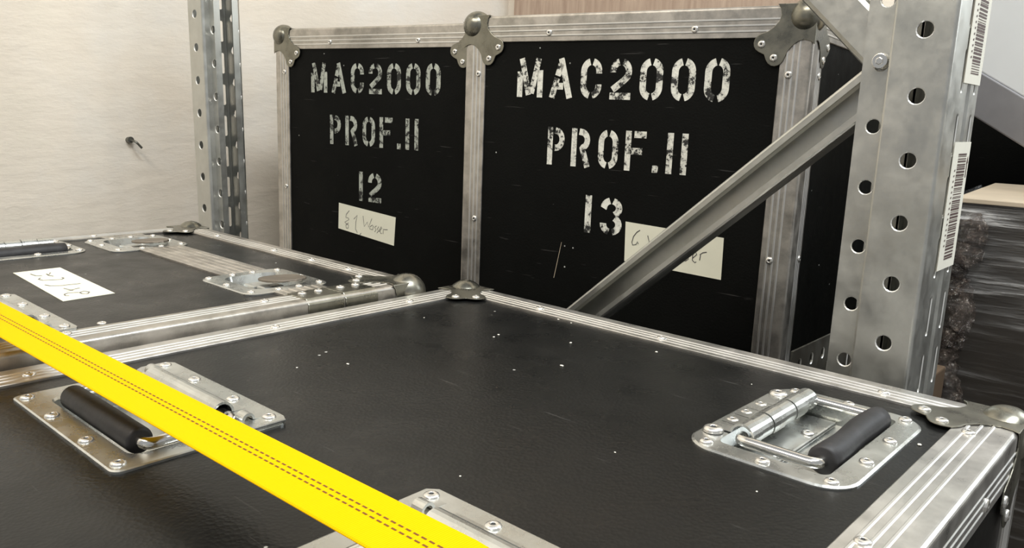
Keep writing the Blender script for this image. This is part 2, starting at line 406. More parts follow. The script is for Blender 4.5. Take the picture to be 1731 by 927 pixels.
# ---- spring handle on a rectangular plate (hinge side = +y). origin: plate centre on the board surface
def frame_of(o, loc, rotz): o.location = loc; o.rotation_euler = (0, 0, rotz); return o
def spring_handle(parent, loc, rotz=0.0):
    hx, hy = 0.0785, 0.0535
    bm = bmesh.new()
    outer = rrect(0, 0, hx, hy, 0.006, 4); inner = rrect(0.002, -0.0075, 0.0615, 0.0300, 0.008, 4)
    loft(bm, [[(x, y, 0) for x, y in outer], [(x, y, 0.0013) for x, y in outer], [(x * 0.985, y * 0.98, 0.0018) for x, y in outer],
              [(x, y, 0.0018) for x, y in inner], [(x * 0.98, y * 0.98 + (-0.0002), 0.0002) for x, y in inner], [(x * 0.95, (y + 0.0075) * 0.93 - 0.0075, -0.0125) for x, y in inner]], False, True)
    base = frame_of(obj('spring_handle', bm, 'zinc', parent), loc, rotz)
    # hinge plate along the far side
    bm = bmesh.new()
    pts = [(-hx + 0.004, 0.0265), (hx - 0.017, 0.0265), (hx - 0.017, 0.0245), (hx - 0.0005, 0.0245), (hx - 0.0005, hy - 0.002), (hx - 0.006, hy + 0.0006), (-hx + 0.006, hy + 0.0006), (-hx + 0.0005, hy - 0.004), (-hx + 0.0005, 0.031)]
    prism(bm, [(x, y, 0.0018) for x, y in pts], (0, 0, 0.0022))
    obj('hinge_plate', bm, 'zinc', base, bevel=0.0006)
    # rolled sleeve
    bm = bmesh.new()
    def half_roll(x0, x1, y, r, th=0.0016):
        L0, L1 = [], []
        P = []
        for k in range(13):
            a = math.radians(-40 + 220 * k / 12); P.append((math.cos(PI - a), math.sin(a), r))
        prof = [(y + c * r, 0.0045 + s * r) for c, s, _ in P] + [(y + r + 0.008, 0.0040), ]
        inn = [(y + c * (r - th), 0.0045 + s * (r - th)) for c, s, _ in P] + [(y + r + 0.008, 0.0024)]
        loop = prof + inn[::-1]
        loft(bm, [[(x0, yy, zz) for yy, zz in loop], [(x1, yy, zz) for yy, zz in loop]], True, True)
    half_roll(-0.048, 0.046, 0.0270, 0.0078)
    for x in (-0.062, 0.062): half_roll(x - 0.004, x + 0.004, 0.0330, 0.0045)
    obj('hinge_sleeve', bm, 'zinc', base, smooth=False)
    # bail
    bm = bmesh.new()
    tube(bm, bend([(-0.046, 0.0270, 0.0045), (-0.0525, 0.0270, 0.0045), (-0.0525, -0.0275, 0.0045), (0.0605, -0.0275, 0.0045), (0.0585, 0.0270, 0.0045), (0.044, 0.0270, 0.0045)], 0.006), 0.0036, 12)
    obj('bail_rod', bm, 'chrome', base, smooth=True)
    bm = bmesh.new()
    tube(bm, [(-0.0455, -0.0275, 0.0045), (-0.0450, -0.0275, 0.0045), (-0.0438, -0.0275, 0.0045), (0.0510, -0.0275, 0.0045), (0.0524, -0.0275, 0.0045), (0.0530, -0.0275, 0.0045)], [0.0062, 0.0076, 0.0080, 0.0080, 0.0076, 0.0060], 24)
    obj('grip', bm, 'rubber', base, smooth=True)
    for x in (-0.0695, -0.0265, 0.0255, 0.0685):
        rivet(base, (x, -0.0465, 0.0020)); rivet(base, (x, 0.0455, 0.0042))
    return base
# ---- recessed dish handle: round-cornered plate, pocket, fat grip. long axis = y, hinge at -x
def dish_handle(parent, loc, rotz=0.0):
    hx, hy = 0.0515, 0.0765
    bm = bmesh.new()
    outer = rrect(0, 0, hx, hy, 0.022, 8); o2 = rrect(0, 0, hx - 0.0016, hy - 0.0016, 0.0205, 8); inner = rrect(0.0005, 0.0015, 0.0345, 0.0620, 0.006, 8); fl = rrect(0.0005, 0.0015, 0.0330, 0.0605, 0.005, 8)
    loft(bm, [[(x, y, 0) for x, y in outer], [(x, y, 0.0009) for x, y in outer], [(x, y, 0.0018) for x, y in o2],
              [(x, y, 0.0016) for x, y in inner], [(x, y, -0.0130) for x, y in fl]], False, True)
    base = frame_of(obj('recessed_handle', bm, 'zinc', parent), loc, rotz)
    bm = bmesh.new(); box(bm, -0.0315, -0.003, -0.056, 0.059, -0.0129, -0.0095)
    obj('pocket_step', bm, 'zinc', base, bevel=0.0015)
    for y in (-0.02, 0.022): rivet(base, (-0.009, y, -0.0092))
    # knuckled hinge roll
    bm = bmesh.new()
    ys = [-0.043, -0.030, -0.012, 0.006, 0.024, 0.042, 0.060]
    for n in range(6):
        y0, y1 = ys[n], ys[n + 1] - 0.0008; r = 0.0085 if n % 2 == 0 else 0.0079
        outer_ = []; inner_ = []
        for k in range(13):
            a = math.radians(-30 + 200 * k / 12)
            outer_.append((-0.0260 + math.cos(a) * r, 0.0015 + math.sin(a) * r)); inner_.append((-0.0260 + math.cos(a) * (r - 0.0015), 0.0015 + math.sin(a) * (r - 0.0015)))
        outer_.append((-0.047, 0.0032)); inner_.append((-0.047, 0.0016))
        L = outer_ + inner_[::-1]
        loft(bm, [[(x, y0, z) for x, z in L], [(x, y1, z) for x, z in L]], True, True)
    obj('hinge_sleeve', bm, 'zinc', base)
    bm = bmesh.new()
    tube(bm, bend([(-0.0260, -0.040, 0.0010), (-0.0260, -0.0475, 0.0010), (0.0240, -0.0475, 0.0010), (0.0240, 0.0620, 0.0010), (-0.0260, 0.0620, 0.0010), (-0.0260, 0.056, 0.0010)], 0.006), 0.0036, 12)
    obj('bail_rod', bm, 'chrome', base, smooth=True)
    bm = bmesh.new()
    N = 12; pts = []; rr = []
    for k in range(N + 1):
        t = k / N; pts.append((0.0240 + 0.0006 * math.sin(t * 7), -0.0395 + 0.096 * t, 0.0015)); rr.append(0.0088 + 0.0004 * math.sin(t * 9 + 1))
    pts = [(pts[0][0], pts[0][1] - 0.001, pts[0][2])] + pts + [(pts[-1][0], pts[-1][1] + 0.001, pts[-1][2])]; rr = [0.0074] + rr + [0.0072]
    tube(bm, pts, rr, 22); obj('grip', bm, 'rubber', base, smooth=True)
    for (x, y) in ((-0.0375, -0.067), (-0.043, -0.022), (-0.043, -0.002), (-0.043, 0.020), (-0.0375, 0.067), (0.0, 0.069), (0.0385, 0.0675), (0.0435, 0.020), (0.0440, -0.024), (0.0395, -0.0665), (0.0, -0.069)):
        rivet(base, (x, y, 0.0022))
    for y in (-0.048, 0.049): rivet(base, (-0.0430, y, 0.0030), s=1.5)
    return base
# ---- butterfly latch dish. plate long axis x, origin at centre
def latch(parent, loc, rot=(0, 0, 0), turn=0.6, hx=0.051, hy=0.049):
    bm = bmesh.new(); n = 9
    outer = rrect(0, 0, hx, hy, 0.016, n); o2 = rrect(0, 0, hx - 0.0015, hy - 0.0015, 0.015, n)
    inner = rrect(0, 0, 0.036, 0.031, 0.013, n); fl = rrect(0, 0, 0.033, 0.028, 0.011, n)
    loft(bm, [[(x, y, 0) for x, y in outer], [(x, y, 0.0012) for x, y in outer], [(x, y, 0.0020) for x, y in o2], [(x, y, 0.0020) for x, y in inner], [(x, y, -0.009) for x, y in fl]], False, True)
    base = obj('twist_latch', bm, 'zinc', parent); base.location = loc; base.rotation_euler = rot
    bm = bmesh.new(); box(bm, -0.020, 0.0, -0.014, 0.016, -0.009, -0.003); box(bm, 0.003, 0.018, -0.012, 0.012, -0.009, -0.0015)
    obj('latch_hook', bm, 'zinc', base, bevel=0.0015)
    bm = bmesh.new(); P = []
    for k in range(24):
        a = 2 * PI * k / 24; r = 1 - 0.28 * abs(math.sin(a)) ** 2
        P.append((0.027 * math.cos(a) * r, 0.019 * math.sin(a)))
    ct, st = math.cos(turn), math.sin(turn)
    Q = [(x * ct - y * st + 0.014, x * st + y * ct + 0.012, 0.0035 + 0.08 * x) for x, y in P]
    prism(bm, Q, (0, 0, 0.0025)); obj('latch_wing', bm, 'latchwing', base, bevel=0.0008)
    for (x, y) in ((-0.043, -0.040), (-0.004, -0.0415), (0.040, -0.040), (0.0445, -0.012), (0.0445, 0.012), (0.040, 0.040), (0.004, 0.0415), (-0.040, 0.040), (-0.0445, 0.012), (-0.0445, -0.012)):
        rivet(base, (x, y, 0.0022), s=0.85)
    return base

# ---- stencil lettering strokes (letter height 1)
def arc(cx, cy, rx, ry, a0, a1, n=9):
    return [(cx + rx * math.cos(math.radians(a0 + (a1 - a0) * k / n)), cy + ry * math.sin(math.radians(a0 + (a1 - a0) * k / n))) for k in range(n + 1)]
S = 0.168; h = S / 2
def glyph(ch):
    rx, ry, cx = 0.215, 0.235, 0.31
    Lh = arc(cx, 1 - h - ry, rx, ry, 102, 180) + arc(cx, h + ry, rx, ry, 180, 258)
    Rh = arc(cx, 1 - h - ry, rx, ry, 78, 0) + arc(cx, h + ry, rx, ry, 0, -78)
    if ch == '0' or ch == 'O': return 0.62, [Lh, Rh]
    if ch == 'C': return 0.62, [Lh, arc(cx, 1 - h - ry, rx, ry, 78, 0) + [(cx + rx, 0.63)], [(cx + rx, 0.36)] + arc(cx, h + ry, rx, ry, 0, -78)]
    if ch == '2': return 0.62, [[(cx - rx, 0.66)] + arc(cx, 1 - h - ry, rx, ry, 180, 104, 6), arc(cx, 1 - h - ry, rx, ry, 76, -35, 9) + [(0.36, 0.43), (0.17, 0.29), (0.10, 0.235)], [(0.03, 0.085), (0.60, 0.085)]]
    if ch == 'M': return 0.80, [[(h, 0), (h, 0.66)], [(0.13, 1.0), (0.20, 0.74), (0.37, 0.06)], [(0.45, 0.10), (0.60, 0.74), (0.655, 1.0)], [(0.715, 0), (0.715, 0.70)]]
    if ch == 'A': return 0.72, [[(0.09, 0), (0.23, 0.50)], [(0.34, 1.0), (0.40, 0.78), (0.62, 0)], [(0.25, 0.56), (0.34, 0.86)], [(0.25, 0.30), (0.42, 0.30)]]
    if ch == 'P': return 0.58, [[(h, 0), (h, 1.0)], [(0.24, 1 - h)] + arc(0.27, 0.68, 0.20, 0.225, 90, -90) + [(0.24, 0.455)]]
    if ch == 'R': return 0.64, [[(h, 0), (h, 1.0)], [(0.24, 1 - h)] + arc(0.30, 0.70, 0.20, 0.205, 90, -70) + [(0.34, 0.48), (0.40, 0.36), (0.53, 0.0)]]
    if ch == 'F': return 0.60, [[(h, 0), (h, 1.0)], [(0.25, 1 - h), (0.60, 1 - h)], [(h, 0.50), (0.50, 0.50)]]
    if ch == 'I' or ch == '1': return 0.20, [[(h, 0), (h, 1.0)]]
    if ch == '.': return 0.20, [[(0.10, 0), (0.10, 0.18)]]
    if ch == '3': return 0.60, [[(0.09, 0.70)] + arc(0.30, 0.72, 0.20, 0.19, 180, 104, 5), arc(0.29, 0.72, 0.205, 0.19, 76, -62, 8), arc(0.29, 0.29, 0.215, 0.20, 62, -76, 8), arc(0.30, 0.29, 0.20, 0.20, 256, 180, 5) + [(0.10, 0.31)]]
def ribbon(bm, pts, wd, f, lift=None):
    P = [Vector((p[0], p[1])) for p in pts]; Ls = []; Rs = []
    for i, p in enumerate(P):
        if i == 0: t = (P[1] - P[0]).normalized()
        elif i == len(P) - 1: t = (P[-1] - P[-2]).normalized()
        else:
            t = ((P[i + 1] - P[i]).normalized() + (P[i] - P[i - 1]).normalized())
            t = t.normalized() if t.length > 1e-6 else (P[i] - P[i - 1]).normalized()
        n = Vector((-t.y, t.x)); Ls.append(p + n * wd / 2); Rs.append(p - n * wd / 2)
    a = [bm.verts.new(f(q.x, q.y)) for q in Ls]; b = [bm.verts.new(f(q.x, q.y)) for q in Rs]
    for i in range(len(P) - 1):
        try: bm.faces.new((a[i], b[i], b[i + 1], a[i + 1]))
        except ValueError: pass
def lettering(parent, text, a0, a1, z0, z1, y, mat):
    """text on the local x-z face plane at depth y"""
    gl = [glyph(c) for c in text]; gap = 0.20
    tot = sum(g[0] for g in gl) + gap * (len(gl) - 1); sx = (a1 - a0) / tot; sz = z1 - z0
    bm = bmesh.new(); u = 0.0
    for wd, strokes in gl:
        for s in strokes:
            # widths are kept in letter units, so build in units and map
            P = s
            ribbon(bm, P, S, lambda x, v, u=u: (a0 + (u + x) * sx, y, z0 + v * sz))
        u += wd + gap
    return obj('stencilled_lettering', bm, mat, parent)

# ================================================================== SETTING
def struct(name, bm, mat):
    o = obj(name, bm, mat); o['kind'] = 'structure'; return o
bm = bmesh.new(); box(bm, -1.75, 2.2, -2.2, 1.90, -0.1, 0.0); struct('floor', bm, 'concrete')
bm = bmesh.new(); box(bm, -1.75, -1.60, -2.2, 1.90, 0.0, 3.2); struct('wall_left', bm, 'plaster')
bm = bmesh.new(); box(bm, -1.60, 2.2, 1.75, 1.90, 0.0, 3.2); struct('wall_back', bm, 'plaster')

# ================================================================== FRONT CASE (top at Z0)
FX0, FX1, FY0, FY1 = -0.635, -0.083, 0.025, 0.640
FW, FD, FH = FX1 - FX0, FY1 - FY0, Z0
fc = thing('flight_case', 'black flight case in the foreground whose big lid carries three silver handles', 'flight case', (FX0, FY0, 0), 0, 'black road cases with aluminium edges')
hA = (-0.4965 - FX0, 0.2150 - FY0); hB = (-0.2110 - FX0, 0.2165 - FY0); hC = (-0.1825 - FX0, 0.5020 - FY0)
def hole_spring(c): return (c[0] - 0.0610, c[0] + 0.0650, c[1] - 0.0390, c[1] + 0.0240)
def hole_dish(c): return (c[0] - 0.0355, c[0] + 0.0365, c[1] - 0.0620, c[1] + 0.0650)
lz = FH - 0.075 - 0.05
case_body(fc, FW, FD, FH, 'lam', (hole_spring(hA), hole_spring(hB), hole_dish(hC)), ((FD - 0.17, FD - 0.10, lz - 0.035, lz + 0.035),))
case_trims(fc, FW, FD, FH, 'alu', {'top_back': ((FX0 * -1 - 0.5054 + 0.0, -0.3638 - FX0, -0.1729 - FX0), ()), 'top_right': ((0.38 - FY0, 0.5757 - FY0), (0.3, 0.5)), 'top_left': ((0.1846 - FY0, 0.380 - FY0, 0.535 - FY0), ())})
case_corners(fc, FW, FD, FH, 'bracket')
spring_handle(fc, (*hA, FH - 0.0022)); spring_handle(fc, (*hB, FH - 0.0022)); dish_handle(fc, (*hC, FH - 0.0022))
latch(fc, (FW - 0.0022, FD - 0.135, lz), (PI / 2, 0, PI / 2), 0.3)

# pale crumbs lying on the lid
bm = bmesh.new()
for (x, y) in [(-0.5089, 0.3344), (-0.4689, 0.5092), (-0.4715, 0.5181), (-0.5588, 0.508), (-0.2518, 0.3832), (-0.2525, 0.5643), (-0.491, 0.3681), (-0.2922, 0.2941), (-0.3775, 0.4904), (-0.3473, 0.5815), (-0.4124, 0.5467), (-0.125, 0.5345), (-0.1686, 0.397), (-0.471, 0.6025), (-0.4545, 0.6015)]:
    r = random.uniform(0.0006, 0.0015); q = bmesh.ops.create_icosphere(bm, subdivisions=1, radius=r)
    bmesh.ops.scale(bm, verts=q['verts'], vec=(random.uniform(0.7, 1.9), 1, 0.5)); bmesh.ops.translate(bm, verts=q['verts'], vec=(x + 0.35, y - 0.45, r * 0.45))
o = obj('debris', bm, 'label', None, loc=(-0.35, 0.45, Z0 - 0.0022)); tag(o, 'tiny pale crumbs scattered on the black lid of the foreground case', 'debris', None, 'stuff')

# ================================================================== LEFT CASE
LZ = Z0 + 0.009
LX0, LX1, LY0, LY1 = -1.150, -0.6445, 0.030, 0.583
LW, LD, LH = LX1 - LX0, LY1 - LY0, LZ
lc = thing('flight_case', 'black flight case at the left, its lid with twist latches and a joint strip', 'flight case', (LX0, LY0, 0), 0, 'black road cases with aluminium edges')
q1 = (-0.751 - LX0, 0.456 - LY0); q2 = (-1.050 - LX0, 0.453 - LY0); qh = (-1.073 - LX0, 0.310 - LY0); qs = (-0.7545 - LX0, 0.1895 - LY0)
def hole_latch(c): return (c[0] - 0.037, c[0] + 0.037, c[1] - 0.032, c[1] + 0.032)
case_body(lc, LW, LD, LH, 'lam', (hole_latch(q1), hole_latch(q2), hole_dish(qh), hole_spring(qs)))
case_trims(lc, LW, LD, LH, 'alu_old', {'top_back': ((LW * 0.22, 0.252, LW * 0.66, LW - 0.10), ()), 'top_right': ((0.405 - LY0, 0.2), ()), 'top_left': ((0.25, 0.40), ())})
case_corners(lc, LW, LD, LH, 'bracket')
# double joint extrusion across the lid
y0, y1 = 0.4345 - LY0, 0.4885 - LY0; zt = LH - 0.0022
def ribbed_strip(bm, x0, x1, y0, y1, z):
    n = 6; prof = [(y0, 0), (y0, 0.0018), (y0 + 0.0006, 0.0022)]
    for k in range(1, n):
        c = y0 + (y1 - y0) * k / n
        prof += [(c - 0.0012, 0.0022), (c - 0.0005, 0.0029), (c + 0.0005, 0.0029), (c + 0.0012, 0.0022)]
    prof += [(y1 - 0.0006, 0.0022), (y1, 0.0018), (y1, 0)]
    loft(bm, [[(x0, y, z + h_) for y, h_ in prof], [(x1, y, z + h_) for y, h_ in prof]], True, True)
for (a, b) in ((0.035, q2[0] - 0.051), (q2[0] + 0.051, q1[0] - 0.051), (q1[0] + 0.051, LW - 0.035)):
    bm = bmesh.new(); ribbed_strip(bm, a, b, y0, y1, zt); obj('lid_joint_trim', bm, 'alu_old', lc)
latch(lc, (*q1, LH - 0.0022), (0, 0, 0), 0.5); latch(lc, (*q2, LH - 0.0022), (0, 0, 0), 0.4)
dish_handle(lc, (*qh, LH - 0.0022), 0.0)
spring_handle(lc, (*qs, LH - 0.0022))
for (ya, yb, rv) in ((0.437, 0.4785, (0.4465, 0.4655)), (0.4805, 0.521, (0.492, 0.511))):
    bm = bmesh.new(); ya -= LY0; yb -= LY0
    prof = [(LW - 0.036, LH - 0.001), (LW - 0.036, LH + 0.0012), (LW - 0.004, LH + 0.0016), (LW + 0.0012, LH - 0.004), (LW + 0.0012, LH - 0.036), (LW - 0.001, LH - 0.036), (LW - 0.001, LH - 0.005), (LW - 0.005, LH - 0.001)]
    loft(bm, [[(x, ya, z) for x, z in prof], [(x, yb, z) for x, z in prof]], True, True)
    o = obj('edge_clamp', bm, 'bracket', lc, bevel=0.0006)
    for r in rv: rivet(o, (LW - 0.024, r - LY0, LH + 0.0018))
rivet(lc, (-0.691 - LX0, 0.266 - LY0, LH - 0.002), s=0.9)

# note on the left case
def on(parent_name): pass
def note(label, quadpts, thick, strokes, f, sw, ink='ink', name='paper_note', lift=(0, 0, 0.0004)):
    c = sum((Vector(p) for p in quadpts), Vector()) / 4
    bm = bmesh.new(); prism(bm, [Vector(p) - c for p in quadpts], Vector(lift) )
    o = obj(name, bm, 'paper', None, loc=c); tag(o, label, 'note')
    bm = bmesh.new()
    for s in strokes: ribbon(bm, s, sw, lambda a, b: Vector(f(a, b)) - c)
    obj('handwriting', bm, ink, o)
    return o
NL=[[(-0.9239, 0.307), (-0.9112, 0.3005), (-0.9192, 0.3015), (-0.9112, 0.3005), (-0.9035, 0.3029)], [(-0.9285, 0.2892), (-0.9161, 0.2902), (-0.9125, 0.2949)], [(-0.9022, 0.2898), (-0.8965, 0.2862), (-0.8896, 0.288), (-0.8856, 0.2967), (-0.8832, 0.3035), (-0.8885, 0.3075), (-0.8929, 0.307)], [(-0.8672, 0.2821), (-0.8592, 0.2842), (-0.8538, 0.2938), (-0.8542, 0.2973), (-0.8531, 0.3069), (-0.8531, 0.3103)], [(-0.8403, 0.2898), (-0.8262, 0.2936), (-0.8268, 0.2877), (-0.8333, 0.302)], [(-0.8138, 0.2946), (-0.8171, 0.2999), (-0.8103, 0.3023), (-0.8037, 0.2981), (-0.8067, 0.2944), (-0.8138, 0.2946)], [(-0.8064, 0.2827), (-0.8086, 0.2799), (-0.8147, 0.2813), (-0.8184, 0.2859), (-0.8143, 0.294)]]
zt = LZ - 0.0022 + 0.0001
note('white paper note with faint upside-down handwriting lying on the left case lid', [(-0.9458, 0.2782, zt), (-0.9475, 0.3247, zt), (-0.7922, 0.3187, zt), (-0.7881, 0.2706, zt)], 0, NL, lambda a, b: (a, b, zt + 0.0007), 0.0014, 'pencil')

# ================================================================== BACK CASES (turned 7.8 degrees)
PH = 0.13665; BO = Vector((-0.845, 0.838, 0)); BU = Vector((math.cos(PH), math.sin(PH), 0)); BN = Vector((-math.sin(PH), math.cos(PH), 0))
BW, BD, BH = 0.477, 0.55, Z0 + 0.320
BW12 = 0.467
def back_case(loc, label, BW, dz):
    c = thing('flight_case', label, 'flight case', loc, PH, 'black road cases with aluminium edges')
    case_body(c, BW, BD, BH, 'lam_shaded')
    return c
c13 = back_case(BO, 'tall black flight case stencilled with the number 13, right one at the back', BW, 0)
case_trims(c13, BW, BD, BH, 'alu_old', {'top_front': ((), (0.1376, 0.3389)), 'fl': ((Z0 + 0.2425, Z0 + 0.038, Z0 - 0.17), ()), 'fr': ((Z0 + 0.2446, Z0 + 0.0337, Z0 - 0.17), (Z0 + 0.245, Z0 + 0.0345, Z0 - 0.17))}, 46)
case_corners(c13, BW, BD, BH, 'bracket')
O12 = BO + BN * 0.0664 - BU * 0.480
c12 = back_case(O12, 'tall black flight case stencilled with the number 12, left one at the back', BW12, 0)
case_trims(c12, BW12, BD, BH, 'alu_old', {'top_front': ((), (0.48 - 0.3406, 0.48 - 0.1447)), 'fl': ((Z0 + 0.2454, Z0 + 0.0414, Z0 - 0.17), ()), 'fr': ((Z0 + 0.24, Z0 + 0.035), ())})
case_corners(c12, BW12, BD, BH, 'bracket')
yl = 0.0022 - 0.0003
lettering(c13, 'MAC2000', 0.0887, 0.3863, Z0 + 0.2125, Z0 + 0.2635, yl, 'paint13')
lettering(c13, 'PROF.II', 0.1415, 0.3425, Z0 + 0.1245, Z0 + 0.1745, yl, 'paint13')
lettering(c13, '13', 0.2045, 0.2600, Z0 + 0.0385, Z0 + 0.0885, yl, 'paint13')
e = 0.480
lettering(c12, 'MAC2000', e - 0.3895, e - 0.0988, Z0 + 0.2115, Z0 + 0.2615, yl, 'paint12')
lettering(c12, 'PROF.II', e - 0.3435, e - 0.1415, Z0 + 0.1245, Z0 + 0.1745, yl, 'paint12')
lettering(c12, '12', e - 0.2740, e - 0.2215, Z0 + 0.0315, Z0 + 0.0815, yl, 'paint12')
bm = bmesh.new(); quad(bm, [(0.161, yl, Z0 - 0.03), (0.1618, yl, Z0 - 0.03), (0.1712, yl, Z0 + 0.021), (0.1706, yl, Z0 + 0.021)]); obj('scratch', bm, 'crate_top', c13)
def bpt(a, z, k=0.0): return BO + BU * a + Vector((0, 0, Z0 + z)) + BN * (0.0022 + k)
N12= [[(-0.2968, 0.0122), (-0.3042, 0.0047), (-0.3052, -0.0008), (-0.2987, -0.0014), (-0.2977, -0.004), (-0.308, -0.0092), (-0.3043, -0.0115), (-0.2987, -0.0136), (-0.2997, -0.0191), (-0.3043, -0.0196), (-0.3052, -0.0143), (-0.2987, -0.0095)], [(-0.2857, -0.0014), (-0.2775, 0.0061), (-0.2811, -0.0063), (-0.282, -0.0184), (-0.2774, -0.0246)], [(-0.272, -0.028), (-0.2683, -0.0242)], [(-0.2638, 0.0062), (-0.2629, -0.0016), (-0.2611, -0.0121), (-0.2539, -0.0033), (-0.2511, -0.0123), (-0.2432, 0.0038)], [(-0.2413, -0.0072), (-0.2476, -0.0106), (-0.2484, -0.0146), (-0.2413, -0.0152), (-0.2395, -0.0084)], [(-0.2325, -0.0076), (-0.2369, -0.0107), (-0.2333, -0.0142), (-0.2368, -0.0186)], [(-0.2272, -0.0083), (-0.2307, -0.0126), (-0.228, -0.0156), (-0.2315, -0.02)], [(-0.2271, -0.0168), (-0.2201, -0.0101), (-0.2219, -0.0077), (-0.2254, -0.0133), (-0.2227, -0.0196), (-0.22, -0.0193)], [(-0.2174, -0.0197), (-0.2166, -0.0117), (-0.2131, -0.012), (-0.207, -0.0113)]]
N13= [[(0.2859, 0.0505), (0.2817, 0.0476), (0.2774, 0.0415), (0.2756, 0.0338), (0.2769, 0.0303), (0.2816, 0.0315), (0.2833, 0.0354), (0.2848, 0.0325)], [(0.297, 0.045), (0.302, 0.030), (0.307, 0.042), (0.312, 0.029), (0.318, 0.046)], [(0.330, 0.034), (0.324, 0.030), (0.323, 0.025), (0.330, 0.026), (0.331, 0.034)], [(0.3379, 0.0233), (0.3455, 0.0231), (0.3446, 0.0188), (0.3408, 0.0189), (0.3455, 0.0231), (0.349, 0.0188)], [(0.3538, 0.029), (0.3503, 0.0256), (0.3537, 0.0224), (0.3496, 0.0189)], [(0.3586, 0.0237), (0.3637, 0.0291), (0.3622, 0.0325), (0.3588, 0.0285), (0.3588, 0.0213), (0.3622, 0.0188), (0.3639, 0.0202)], [(0.368, 0.0225), (0.3687, 0.0286), (0.368, 0.0297), (0.3714, 0.0325), (0.3762, 0.0337)]]
k0 = -0.0002
note('white paper note with scribbled handwriting on the case stencilled 13, behind the slanting brace', [bpt(0.2648, 0.0594, k0), bpt(0.3958, 0.0535, k0), bpt(0.3968, 0.0021, k0), bpt(0.2665, 0.0080, k0)], 0, N13, lambda a, z: bpt(a, z, k0 - 0.0007), 0.0011, 'ink', lift=-BN * 0.0004)
k1 = 0.0664 - 0.0002
note('white paper note with scribbled handwriting on the case stencilled 12', [bpt(-0.3225, 0.0234, k1), bpt(-0.1895, 0.0113, k1), bpt(-0.1929, -0.0372, k1), bpt(-0.3240, -0.0220, k1)], 0, N12, lambda a, z: bpt(a, z, k1 - 0.0007), 0.0011, 'pencil', lift=-BN * 0.0004)

# ================================================================== RACK FRAMES
def plate_holes(bm, P0, U, V, N, L, W_, th, holes, mi=0):
    """sheet from P0 spanning U*L by V*W_, thickness th along N; holes: (u, v, ru, rv) stadium slots or circles, each in its own cell row along U"""
    P0, U, V, N = Vector(P0), Vector(U), Vector(V), Vector(N)
    seg = 16
    hs = sorted(holes, key=lambda q: (q[0], q[1]))
    # cells: group by u
    rows = []
    for q in hs:
        for r in rows:
            if abs(r[0] - q[0]) < 0.004: r[1].append(q); break
        else: rows.append([q[0], [q]])
    def pt(u, v, n): return P0 + U * u + V * v + N * (n * th)
    cur = 0.0
    def solid(u0, u1, v0, v1):
        if u1 - u0 < 1e-6 or v1 - v0 < 1e-6: return
        for n in (0, 1): quad(bm, [pt(u0, v0, n), pt(u1, v0, n), pt(u1, v1, n), pt(u0, v1, n)], mi)
    for u, cells in rows:
        half = max(q[2] for q in cells) + 0.002
        u0, u1 = max(u - half, cur), u + half
        if u1 > L or u - half < cur: continue
        solid(cur, u0, 0, W_)
        vc = 0.0
        for q in cells:
            hv = q[3] + 0.002
            v0, v1 = max(q[1] - hv, vc), min(q[1] + hv, W_)
            solid(u0, u1, vc, v0)
            # rectangle with hole
            ru, rv = q[2], q[3]; ring = []; rect = []
            for k in range(seg):
                a = 2 * PI * (k + 0.5) / seg
                if ru >= rv: du = (ru - rv) * (1 if math.cos(a) > 0 else -1); x = du + rv * math.cos(a); y = rv * math.sin(a)
                else: dv = (rv - ru) * (1 if math.sin(a) > 0 else -1); x = ru * math.cos(a); y = dv + ru * math.sin(a)
                ring.append((u + x, q[1] + y))
                cx_, sy_ = math.cos(a), math.sin(a); s_ = 1 / max(abs(cx_), abs(sy_))
                ex = cx_ * s_; ey = sy_ * s_
                X_ = u + (ex * (u1 - u) if ex > 0 else -ex * (u0 - u)); Y_ = q[1] + (ey * (v1 - q[1]) if ey > 0 else -ey * (v0 - q[1]))
                # snap near-corner points to the corner
                if k % 4 in (1, 2):
                    pass
                rect.append((X_, Y_))
            # corners inserted: use points at 45 degrees exactly
            big = [(u + (x - u) * (1 + 0.0008 / ru), q[1] + (y - q[1]) * (1 + 0.0008 / rv)) for x, y in ring]
            corners = {1: (u1, v1), 5: (u0, v1), 9: (u0, v0), 13: (u1, v0)}
            for n in (0, 1):
                src = big if n == 0 else ring
                a_ = [bm.verts.new(pt(x, y, n)) for x, y in src]; b_ = [bm.verts.new(pt(x, y, n)) for x, y in rect]
                for k in range(seg):
                    k2 = (k + 1) % seg
                    if k in corners:
                        c_ = bm.verts.new(pt(*corners[k], n)); bm.faces.new((a_[k], b_[k], c_, b_[k2], a_[k2])).material_index = mi
                    else: bm.faces.new((a_[k], b_[k], b_[k2], a_[k2])).material_index = mi
            wb = [bm.verts.new(pt(x, y, 0)) for x, y in big]; w0 = [bm.verts.new(pt(x, y, 0.4)) for x, y in ring]; w1 = [bm.verts.new(pt(x, y, 1)) for x, y in ring]
            for k in range(seg):
                k2 = (k + 1) % seg; bm.faces.new((w0[k], w0[k2], w1[k2], w1[k])).material_index = mi; bm.faces.new((wb[k], wb[k2], w0[k2], w0[k])).material_index = 1
            vc = v1
        solid(u0, u1, vc, W_)
        cur = u1
    solid(cur, L, 0, W_)
    # outer rim
    for (a, b) in (((0, 0), (L, 0)), ((L, 0), (L, W_)), ((L, W_), (0, W_)), ((0, W_), (0, 0))):
        quad(bm, [pt(*a, 0), pt(*b, 0), pt(*b, 1), pt(*a, 1)], mi)

